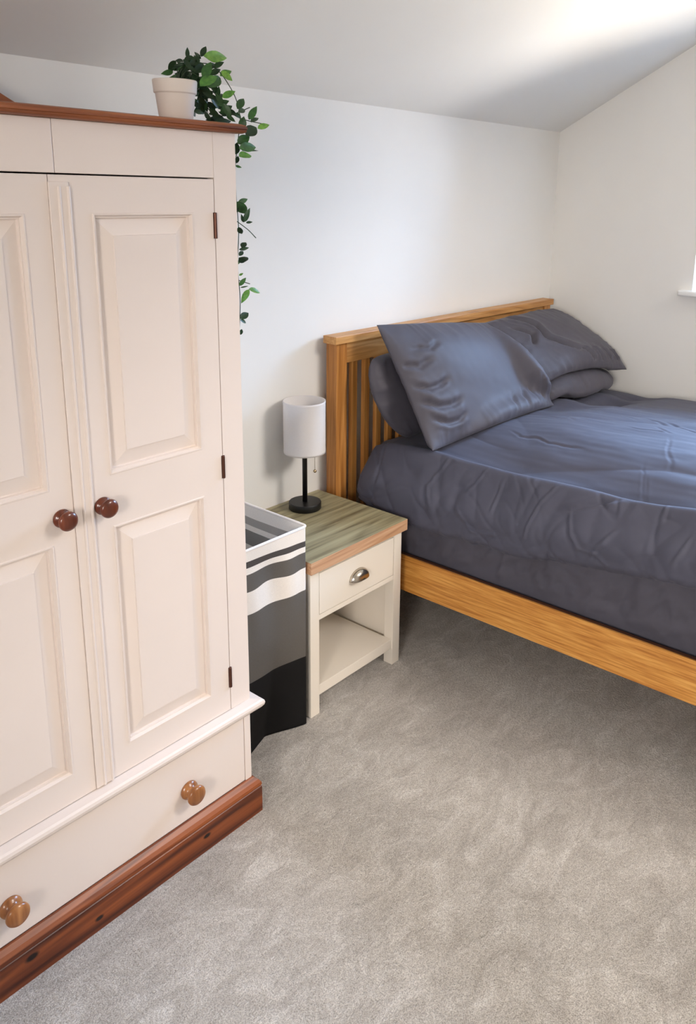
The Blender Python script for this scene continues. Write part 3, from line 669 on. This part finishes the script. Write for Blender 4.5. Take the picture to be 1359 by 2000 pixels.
# ------------------------------------------------------------------ pillows
def pillow(label, tl, tr, bl, br, thick, seed, belly=(0, 0), cr=(), amp=1.0, bow=(.03, .03, .03, .03), push=None, rnd=0.0, loops=1.0):
    tl, tr, bl, br = (np.array(p, float) for p in (tl, tr, bl, br))
    nu, nv = 110, 76
    u = (1-np.cos(np.linspace(0, math.pi, nu)))/2; u = .5*u+.5*np.linspace(0, 1, nu)
    v = (1-np.cos(np.linspace(0, math.pi, nv)))/2; v = .5*v+.5*np.linspace(0, 1, nv)
    Ug, Vg = np.meshgrid(u, v, indexing='ij')
    ax = (tr-tl+br-bl)/2; ay = (tl-bl+tr-br)/2; nrm = np.cross(ax, ay); nrm /= np.linalg.norm(nrm)
    w_, hgt = np.linalg.norm(ax), np.linalg.norm(ay); axn, ayn = ax/w_, ay/hgt
    base = (tl*(1-Ug)[..., None]+tr*Ug[..., None])*Vg[..., None]+(bl*(1-Ug)[..., None]+br*Ug[..., None])*(1-Vg)[..., None]
    # edges drawn in between the corners (bow: left, right, bottom, top); negative bow swells out
    su, sv = np.sin(math.pi*Ug), np.sin(math.pi*Vg)
    off = (bow[0]*(1-Ug)**2-bow[1]*Ug**2)*sv
    off2 = (bow[2]*(1-Vg)**2-bow[3]*Vg**2)*su
    base = base+off[..., None]*axn+off2[..., None]*ayn
    cwt = (np.abs(2*Ug-1)*np.abs(2*Vg-1))**4
    base = base+((tl+tr+bl+br)/4-base)*(rnd*cwt)[..., None]
    def half(side):
        eu = 1-np.abs(2*Ug-1)**2.6; ev = 1-np.abs(2*Vg-1)**2.6
        prof = np.clip(eu, 0, 1)**.62*np.clip(ev, 0, 1)**.62
        t = thick*(.5+.5*belly[0]*(Ug-.5)+.5*belly[1]*(Vg-.5))*prof
        X = Ug*w_; Y = Vg*hgt; s_ = seed+side*3.7
        em = np.clip(1.15-prof, .12, 1)
        cd = np.minimum.reduce([np.hypot(X-a*w_, Y-b*hgt) for a in (0, 1) for b in (0, 1)])
        rad = .0
        h = loops*(.009*(ridged(X*7+pn(X*4, Y*4, s_)*1.4, Y*7, s_)-.25)*em+.011*pn(X*5, Y*5, s_+1)*em)+.004*pn(X*3.5, Y*3.5, s_+8)
        # gathers that run in from the seams
        h += .006*(ridged(X*22, Y*3.0, s_+2)-.2)*np.clip(1-np.minimum(Vg, 1-Vg)*hgt/.13, 0, 1)
        h += .006*(ridged(X*3.0, Y*20, s_+3)-.2)*np.clip(1-np.minimum(Ug, 1-Ug)*w_/.15, 0, 1)
        h += .0025*pn(X*24, Y*24, s_+5)
        h = h*amp
        if side == 0 and cr: h = h+creases(X, Y, [(d, wd, [(a*w_, b*hgt) for a, b in ln]) for d, wd, ln in cr])
        fade = np.clip(prof*3.5, 0, 1)
        sg = 1 if side == 0 else -1
        return base+nrm*(t*sg+h*fade*sg)[..., None]
    A, B = half(0), half(1)
    # soft contact: the pillow is pressed up by whatever lies under it, along its own push direction
    pd = Vector(push) if push else Vector(nrm)
    def lift_of(Q, gap):
        F = Q.reshape(-1, 3); G = gap.reshape(-1); D = np.zeros(len(F))
        for k in range(len(F)):
            v = Vector(F[k]); best = None
            for tree in SOFT:
                loc, nn, idx, dist = tree.ray_cast(v+pd*.30, -pd, .30+G[k])
                if loc is not None and (best is None or dist < best): best = dist
            if best is not None: D[k] = .30-best+G[k]
        return D.reshape(gap.shape)
    def spread(D, grow, blur):           # a soft skin bridges over what presses into it
        for _ in range(grow):
            E = np.pad(D, 1, mode='edge'); D = np.maximum.reduce([E[1:-1, 1:-1], E[:-2, 1:-1], E[2:, 1:-1], E[1:-1, :-2], E[1:-1, 2:]])
        for _ in range(blur):
            E = np.pad(D, 1, mode='edge'); D = (E[1:-1, 1:-1]*2+E[:-2, 1:-1]+E[2:, 1:-1]+E[1:-1, :-2]+E[1:-1, 2:])/6
        return D
    dn = abs(float(np.dot(np.array(pd), nrm)))
    gapB = np.full(Ug.shape, .009)
    gapA = gapB+dn*.8*np.clip(np.einsum('ijk,k->ij', A-B, nrm), 0, 1)
    DB, DA = spread(lift_of(B, gapB), 4, 3), spread(lift_of(A, gapA), 8, 40)
    rim = np.zeros(Ug.shape, bool); rim[0] = rim[-1] = True; rim[:, 0] = rim[:, -1] = True
    DA = np.where(rim, np.maximum(DA, DB), DA)
    B = B+DB[..., None]*np.array(pd); A = A+DA[..., None]*np.array(pd)
    bm = bmesh.new(); VA = [[None]*nv for _ in range(nu)]; VB = [[None]*nv for _ in range(nu)]
    for i in range(nu):
        for j in range(nv):
            VA[i][j] = bm.verts.new(A[i, j])
            VB[i][j] = VA[i][j] if i in (0, nu-1) or j in (0, nv-1) else bm.verts.new(B[i, j])
    for i in range(nu-1):
        for j in range(nv-1):
            bm.faces.new((VA[i][j], VA[i+1][j], VA[i+1][j+1], VA[i][j+1])); bm.faces.new((VB[i][j], VB[i][j+1], VB[i+1][j+1], VB[i+1][j]))
    bmesh.ops.recalc_face_normals(bm, faces=bm.faces); SOFT.append(BVHTree.FromBMesh(bm))
    c = (tl+tr+bl+br)/4
    o = obj('pillow', bm, M_PILLOW, None, True, at=tuple(c))
    tag(o, label, 'pillow', 'dark grey pillows at the head of the bed')
    return o
pillow('dark pillow stood against headboard slats behind the big front pillow', (.080, -.148, 1.050), (.84, -.150, 1.02), (.200, -.240, .715), (.86, -.21, .72), .135, 2.0, bow=(-.050, .02, .0, .0), amp=.9, push=(0, 0, 1), rnd=.10)
pillow('dark grey pillow lying flat under the one nearest the wall', (.90, -.16, .80), (1.56, -.16, .80), (.90, -.440, .765), (1.555, -.465, .765), .15, 5.0, bow=(.0, -.035, -.035, 0), amp=.6, push=(0, 0, 1), rnd=.12)
pillow('crumpled dark pillow propped on top of another, against the white wall by the window', (.80, -.15, 1.085), (1.52, -.105, 1.078), (.86, -.42, .855), (1.592, -.485, .815), .12, 13.0, amp=.7, rnd=.02,
       bow=(-.01, -.075, .03, .0), cr=((.046, .036, [(.28, .98), (.36, .7), (.34, .5), (.45, .33), (.55, .2)]), (.040, .03, [(.16, .8), (.25, .6), (.2, .45)]), (.038, .026, [(.60, .05), (.56, .25)]), (.038, .026, [(.72, .06), (.68, .25)]), (.038, .026, [(.83, .08), (.80, .26)]), (.034, .026, [(.92, .1), (.9, .25)])))
pillow('large smooth charcoal pillow leaning in front, nearest the bedside table', (.115, -.17, 1.157), (.80, -.185, 1.092), (.135, -.405, .735), (.925, -.415, .738), .135, 21.4, amp=.55, loops=.12,
       bow=(.012, -.012, .008, -.004), cr=((.020, .022, [(.02, .66), (.10, .62), (.20, .655)]), (.026, .024, [(.02, .5), (.10, .44), (.17, .445), (.24, .47)]), (.026, .024, [(.02, .37), (.12, .29), (.20, .275), (.28, .30)]), (.022, .022, [(.06, .23), (.14, .15), (.22, .14), (.28, .18)]), (.016, .018, [(.10, .76), (.22, .74), (.30, .78)]),
               (.014, .016, [(.62, .03), (.64, .14), (.70, .22)]), (.014, .016, [(.72, .03), (.75, .16), (.80, .26)]), (.014, .016, [(.82, .04), (.85, .18), (.88, .30)]), (.012, .016, [(.91, .06), (.93, .2), (.93, .34)])))

# ------------------------------------------------------------------ bedside table
NX0, NX1, NF, NB = -.4707, -.009, -.4263, -.0165
nst = thing('bedside_table', 'cream bedside table with oak-effect top, one drawer and open shelf', 'bedside table', (-.24, -.22, 0))
bm = bmesh.new(); box(bm, NX0, NX1, NF, -.003, .4985, .5379, .0012)
o = obj('tabletop', bm, [M_OAKTOP, M_OAKEDGE], nst)
for p in o.data.polygons:
    if abs(p.normal.z) < .6: p.material_index = 1
LX = ((-.4603, -.4220), (-.0600, -.0217))
for a, b in LX:
    boxo('leg', M_CREAM, nst, a, b, -.4116, -.3736, 0, .4982, .0012); boxo('leg', M_CREAM, nst, a, b, -.058, -.020, 0, .4982, .0012)
for a, b in ((-.456, -.440), (-.042, -.026)): boxo('side_panel', M_CREAM, nst, a, b, -.3734, -.0582, .062, .4982, 0)
boxo('back_panel', M_CREAM, nst, -.4398, -.0422, -.050, -.042, .062, .4982, 0)
boxo('shelf', M_CREAM, nst, -.4216, -.0604, -.4075, -.0585, .062, .098, .001)
boxo('rail', M_CREAM, nst, -.4216, -.0604, -.4095, -.390, .326, .3425, .001)
bm = bmesh.new(); box(bm, -.4195, -.0625, -.4105, -.392, .3455, .482, .001); box(bm, -.41, -.072, -.392, -.07, .35, .45)
nd = obj('drawer', bm, M_CREAM, nst)
boxo('top_rail', M_CREAM, nst, -.4216, -.0604, -.4075, -.390, .4845, .4982, 0)
bm = bmesh.new()      # cup handle: half dome, open below
cx, cz_, cy = -.2405, .402, -.4107
NU, NV = 30, 14; rows = []
for i in range(NU):
    a = math.pi*i/(NU-1)
    rows.append([(cx-.0435*math.cos(a)*math.cos(math.pi/2*j/(NV-1))**.7, cy-.0245*math.sin(math.pi/2*j/(NV-1)), cz_+.034*math.sin(a)*math.cos(math.pi/2*j/(NV-1))**.7) for j in range(NV)])
grid_mesh(bm, np.array(rows)); bmesh.ops.remove_doubles(bm, verts=bm.verts, dist=1e-5)
bmesh.ops.recalc_face_normals(bm, faces=bm.faces)
h = obj('cup_handle', bm, M_CHROME, nd, True); h['label'] = 'brushed nickel cup handle'
sm = h.modifiers.new('thickness', 'SOLIDIFY'); sm.thickness = .0022; sm.offset = -1

# ------------------------------------------------------------------ table lamp
LXc, LYc = -.170, -.098; LZ = .5385
lamp = thing('table_lamp', 'small black table lamp with white drum shade on the bedside table', 'lamp', (LXc, LYc, LZ))
bm = bmesh.new(); lathe(bm, [(.0001, .5385), (.0545, .5385), (.0560, .540), (.0560, .561), (.0545, .5635), (.0001, .564)], (LXc, LYc, 0), 56); obj('base', bm, M_BLACK, lamp, True)
lamp.children[0].data.polygons.foreach_set('use_smooth', [False if abs(p.normal.z) > .8 else True for p in lamp.children[0].data.polygons])
bm = bmesh.new(); lathe(bm, [(.0085, .5642), (.0085, .722), (.0125, .728), (.0165, .738), (.0165, .782), (.012, .784), (.012, .80)], (LXc, LYc, 0), 24); obj('pole', bm, M_BLACK, lamp, True)
def shade_mat():
    m = bpy.data.materials.new('white linen shade'); m.use_nodes = True; t = m.node_tree; t.nodes.clear()
    o = t.nodes.new('ShaderNodeOutputMaterial'); d = t.nodes.new('ShaderNodeBsdfDiffuse'); tl = t.nodes.new('ShaderNodeBsdfTranslucent'); mx = t.nodes.new('ShaderNodeMixShader')
    v = mapped(t, (1, 1, 1)); n = noise(t, v, 700, 2)
    c = ramp(t, [(.3, rgb(240, 236, 233)), (.7, rgb(247, 243, 240))], n).outputs[0]
    t.links.new(c, d.inputs[0]); t.links.new(c, tl.inputs[0]); mx.inputs[0].default_value = .35
    t.links.new(d.outputs[0], mx.inputs[1]); t.links.new(tl.outputs[0], mx.inputs[2]); t.links.new(mx.outputs[0], o.inputs[0]); return m
bm = bmesh.new()
prof = [(.0690, .7435), (.0715, .7430), (.0718, .750), (.0712, .7515), (.0712, .916), (.0718, .9175), (.0715, .9245), (.0690, .9240)]
rings = prof+[prof[0]]
lathe(bm, rings, (LXc, LYc, 0), 64, 2, False); bmesh.ops.remove_doubles(bm, verts=bm.verts, dist=1e-6)
sh = obj('lamp_shade', bm, shade_mat(), lamp, True)
bm = bmesh.new()
for k in range(3):
    a = k*2*math.pi/3+.4
    tube(bm, [(LXc+.012*math.cos(a), LYc+.012*math.sin(a), .785), (LXc+.069*math.cos(a), LYc+.069*math.sin(a), .790)], .0012, 6)
obj('shade_carrier', bm, M_BLACK, lamp)
PCx, PCy = -.145, -.122
bm = bmesh.new(); tube(bm, [(LXc+.01, LYc-.008, .752), (PCx, PCy, .745), (PCx, PCy, .672)], .0008, 6); pc = obj('pull_chain', bm, M_BRASS, lamp)
bm = bmesh.new(); lathe(bm, [(.0005, .679)]+[(.0058*math.sin(a), .6725+.0058*math.cos(a)) for a in np.linspace(.15, math.pi-.05, 12)], (PCx, PCy, 0), 20); o = obj('ball', bm, M_BRASS, pc, True); o['label'] = 'small pale metal ball on the pull chain'

# ------------------------------------------------------------------ laundry basket
def stripes(name, stops, rough=.85):
    m, t, b = new_mat(name, (1, 1, 1, 1), rough, spec=.2)
    uv = t.nodes.new('ShaderNodeTexCoord'); s = t.nodes.new('ShaderNodeSeparateXYZ'); t.links.new(uv.outputs['UV'], s.inputs[0])
    r = ramp(t, stops, s.outputs[1]); r.color_ramp.interpolation = 'CONSTANT'
    v = mapped(t, (1, 1, 1)); n = noise(t, v, 420, 2)
    c = mix(t, r.outputs[0], ramp(t, [(.3, rgb(240, 240, 240)), (.7, rgb(255, 255, 255))], n).outputs[0], .8, 'MULTIPLY')
    t.links.new(c, b.inputs['Base Color']); bump(t, b, n, .06, .001)
    return m
H = .664
WHT, DRK, GRY, BLK = rgb(238, 229, 218), rgb(80, 74, 70), rgb(98, 93, 87), rgb(24, 23, 23)
M_BAG = stripes('striped canvas', [(0, BLK), (.238/H, GRY), (.458/H, WHT), (.527/H, GRY), (.576/H, WHT), (.594/H, DRK), (.614/H, WHT)])
WI, DI, GI = rgb(246, 240, 231), rgb(176, 171, 164), rgb(146, 143, 138)
M_BAGIN = stripes('striped canvas inside', [(0, rgb(50, 50, 50)), (.238/H, GI), (.458/H, WI), (.527/H, GI), (.576/H, WI), (.594/H, DI), (.622/H, WI)])
def basket():
    bx0, bx1, by0, by1 = -.806, -.483, -.424, -.100
    root = thing('laundry_basket', 'tall striped canvas laundry basket between wardrobe and bedside table', 'laundry basket', ((bx0+bx1)/2, (by0+by1)/2, 0))
    def wallgrid(inset, sgn):
        r = .014; pts = []
        nseg = 44
        cs = [(bx1-r, by0+r, -90, 0), (bx1-r, by1-r, 0, 90), (bx0+r, by1-r, 90, 180), (bx0+r, by0+r, 180, 270)]
        for i, (cx, cy, a0, a1) in enumerate(cs):
            for a in np.linspace(a0, a1, 6): pts.append((cx+(r-inset)*math.cos(math.radians(a)), cy+(r-inset)*math.sin(math.radians(a))))
            nx = cs[(i+1) % 4]; p = pts[-1]; q = (nx[0]+(r-inset)*math.cos(math.radians(nx[2])), nx[1]+(r-inset)*math.sin(math.radians(nx[2])))
            for k in range(1, nseg): pts.append((p[0]+(q[0]-p[0])*k/nseg, p[1]+(q[1]-p[1])*k/nseg))
        pts = np.array(pts); zs = np.linspace(.002, H-.004, 70); t = zs/H
        P = np.zeros((len(zs), len(pts), 3)); P[..., 0] = pts[None, :, 0]; P[..., 1] = pts[None, :, 1]; P[..., 2] = zs[:, None]
        X, Y, Z = P[..., 0], P[..., 1], P[..., 2]; T = np.clip(1-Z/.60, 0, 1)
        fr = np.clip((by0+.02-(Y-inset))/.02, 0, 1)          # front face
        # the lower front sags inwards to a crease, then swings forward again beside the wardrobe
        d = np.interp(X, [bx0, -.70, -.615, -.56, bx1], [0, .026, .055, .032, 0])
        low = np.clip((.34-Z)/.30, 0, 1)**1.2
        P[..., 1] += fr*d*low
        P[..., 1] += fr*(.008*pn(X*11, Z*4, 3+0)+.006*np.sin((X+.02*Z)*38)*np.exp(-((Z-.53)/.09)**2))*np.clip((H-.03-Z)/.06, 0, 1)*np.clip((bx1-X)/.05, 0, 1)
        rtf = np.clip((X-(bx1-.02))/.02, 0, 1)
        P[..., 0] -= rtf*.008*np.abs(pn(Y*9, Z*4, 6))*np.clip((H-.03-Z)/.06, 0, 1)*np.clip((Y-by0)/.05, 0, 1)
        wav = .005*pn(X*9, Y*9, 1.5)+.003*np.sin(X*42)*fr*np.exp(-((Z-.55)/.08)**2)
        sl = np.clip((bx1-X)/(bx1-bx0), 0, 1)*.022*fr
        UV = np.clip((Z+wav-sl*np.clip(1.2-T*.6, 0, 1))/H, .001, .999)
        UV = np.where(np.repeat(zs[:, None], len(pts), 1) > H-.03, .99, UV)
        return P, UV
    for nm, inset, sg, mt in (('body', 0, 1, M_BAG), ('lining', .004, -1, M_BAGIN)):
        P, UV = wallgrid(inset, sg); bm = bmesh.new(); V = grid_mesh(bm, P, close_v=True)
        uvl = bm.loops.layers.uv.new('UVMap'); look = {}
        for i in range(P.shape[0]):
            for j in range(P.shape[1]): look[V[i][j]] = float(UV[i, j])
        fl = bm.faces.new(V[0])
        for f in bm.faces:
            for lp in f.loops: lp[uvl].uv = (.5, look[lp.vert])
        o = obj(nm, bm, mt, root, True)
    bm = bmesh.new(); pts = []; r = .014      # bound wire rim
    for cx, cy, a0 in ((bx1-r, by0+r, -90), (bx1-r, by1-r, 0), (bx0+r, by1-r, 90), (bx0+r, by0+r, 180)):
        for a in np.linspace(a0, a0+90, 6): pts.append((cx+(r-.0015)*math.cos(math.radians(a)), cy+(r-.0015)*math.sin(math.radians(a)), H-.002))
    pts.append(pts[0]); tube(bm, pts, .0042, 8)
    o = obj('rim', bm, new_mat('white bound rim', rgb(236, 229, 222), .8)[0], root, True); o['label'] = 'white hemmed rim'
basket()

# ------------------------------------------------------------------ trailing plant
PX, PY, PZ = -.938, -.500, 1.7488
plant = thing('potted_plant', 'trailing green plant in pale pot on the wardrobe top corner', 'plant', (PX, PY, PZ))
bm = bmesh.new()
prof = [(.0005, 0), (.0335, 0), (.0345, .002), (.0408, .052), (.0412, .0535), (.0436, .0545), (.0440, .056), (.0458, .078), (.0450, .0805), (.0432, .0802), (.0418, .066), (.0005, .064)]
lathe(bm, [(r, PZ+h) for r, h in prof], (PX, PY, 0), 56); obj('pot', bm, M_POT, plant, True)
bm = bmesh.new(); lathe(bm, [(.0002, PZ+.0655), (.041, PZ+.0655), (.041, PZ+.068), (.0002, PZ+.071)], (PX, PY, 0), 40); obj('soil', bm, M_SOIL, plant)
def leaf_mat():
    m, t, b = new_mat('glossy leaf', (0, 0, 0, 1), .42, spec=.4)
    at = t.nodes.new('ShaderNodeVertexColor'); at.layer_name = 'tone'
    sx = t.nodes.new('ShaderNodeSeparateColor'); t.links.new(at.outputs[0], sx.inputs[0])
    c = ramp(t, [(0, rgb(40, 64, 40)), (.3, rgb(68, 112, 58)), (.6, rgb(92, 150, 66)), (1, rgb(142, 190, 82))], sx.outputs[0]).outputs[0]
    v = mapped(t, (1, 1, 1)); n = noise(t, v, 60, 3)
    c = mix(t, c, ramp(t, [(.3, rgb(190, 190, 190)), (.7, rgb(255, 255, 255))], n).outputs[0], .6, 'MULTIPLY')
    t.links.new(c, b.inputs['Base Color']); b.inputs['Subsurface Weight'].default_value = 0
    tr = t.nodes.new('ShaderNodeBsdfTranslucent'); t.links.new(c, tr.inputs[0]); mx = t.nodes.new('ShaderNodeMixShader'); mx.inputs[0].default_value = .25
    t.links.new(b.outputs[0], mx.inputs[1]); t.links.new(tr.outputs[0], mx.inputs[2]); t.links.new(mx.outputs[0], t.nodes['Material Output'].inputs[0])
    return m
def stems():
    bm = bmesh.new()
    c0 = Vector((PX+.01, PY, PZ+.07))
    runs = [[c0, (-.905, -.50, 1.86), (-.85, -.515, 1.868), (-.805, -.525, 1.82), (-.788, -.528, 1.77), (-.792, -.525, 1.72), (-.800, -.522, 1.66), (-.80, -.522, 1.60), (-.797, -.524, 1.52), (-.80, -.521, 1.44), (-.797, -.523, 1.36), (-.800, -.520, 1.28)],
            [c0, (-.93, -.50, 1.855), (-.92, -.50, 1.872)], [c0, (-.90, -.50, 1.86), (-.86, -.50, 1.895)], [c0, (-.91, -.505, 1.85), (-.86, -.51, 1.83), (-.82, -.51, 1.79), (-.79, -.53, 1.765), (-.72, -.545, 1.755)],
            [c0, (-.89, -.495, 1.84), (-.86, -.49, 1.80), (-.835, -.49, 1.775), (-.80, -.50, 1.77), (-.76, -.53, 1.79)], [c0, (-.925, -.50, 1.845), (-.918, -.50, 1.855)],
            [(-.80, -.522, 1.540), (-.785, -.542, 1.522), (-.768, -.55, 1.503)], [(-.798, -.522, 1.405), (-.785, -.545, 1.398)]]
    for r in runs: tube(bm, spline(r, 8), .0010, 6)
    obj('stem', bm, M_STEM, plant, True)
def foliage():
    bm = bmesh.new(); vc = bm.loops.layers.color.new('tone')
    random.seed(4)
    def leaf(B, T, wd, tone):
        B, T = Vector(B), Vector(T); a = T-B; L = a.length; a.normalize()
        vw = (CAM_LOC-B).normalized()
        n = (vw+Vector((random.uniform(-.35, .35), random.uniform(-.35, .35), random.uniform(-.1, .4)))).normalized()
        s = a.cross(n).normalized(); n = s.cross(a).normalized()
        K = 9; cols = []
        for i in range(K+1):
            t = i/K; w_ = wd*L*.5*max(.03, t**.72*(1-t)**1.02/.3085 if 0 < t < 1 else .03)
            bend = -.10*L*(t-.35)**2*2
            c = B+a*L*t+n*bend
            cols.append([bm.verts.new(c+s*w_*q+n*(.22*w_*abs(q)+.04*w_*random.uniform(-1, 1)*(q != 0))) for q in (-1, -.5, 0, .5, 1)])
        for p, q in zip(cols, cols[1:]):
            for j in range(4):
                f = bm.faces.new((p[j], p[j+1], q[j+1], q[j])); f.smooth = True
                tv = min(1, max(0, tone+random.uniform(-.05, .05)))
                for lp in f.loops: lp[vc] = (tv, tv, tv, 1)
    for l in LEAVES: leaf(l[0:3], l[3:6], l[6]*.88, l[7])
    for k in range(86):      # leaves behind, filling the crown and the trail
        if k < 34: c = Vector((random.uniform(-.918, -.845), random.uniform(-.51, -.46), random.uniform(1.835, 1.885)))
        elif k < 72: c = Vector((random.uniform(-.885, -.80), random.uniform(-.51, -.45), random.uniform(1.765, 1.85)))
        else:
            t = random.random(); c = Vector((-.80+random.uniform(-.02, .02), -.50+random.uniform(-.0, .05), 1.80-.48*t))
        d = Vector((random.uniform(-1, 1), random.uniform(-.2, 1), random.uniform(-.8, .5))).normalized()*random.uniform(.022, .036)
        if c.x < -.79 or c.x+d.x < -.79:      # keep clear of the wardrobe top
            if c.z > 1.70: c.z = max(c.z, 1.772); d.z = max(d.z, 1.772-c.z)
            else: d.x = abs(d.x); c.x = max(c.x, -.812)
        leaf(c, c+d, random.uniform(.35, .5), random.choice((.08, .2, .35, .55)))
    bmesh.ops.translate(bm, verts=bm.verts, vec=(0, 0, 0))
    me_parent = plant
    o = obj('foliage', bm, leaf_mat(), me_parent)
stems(); foliage()
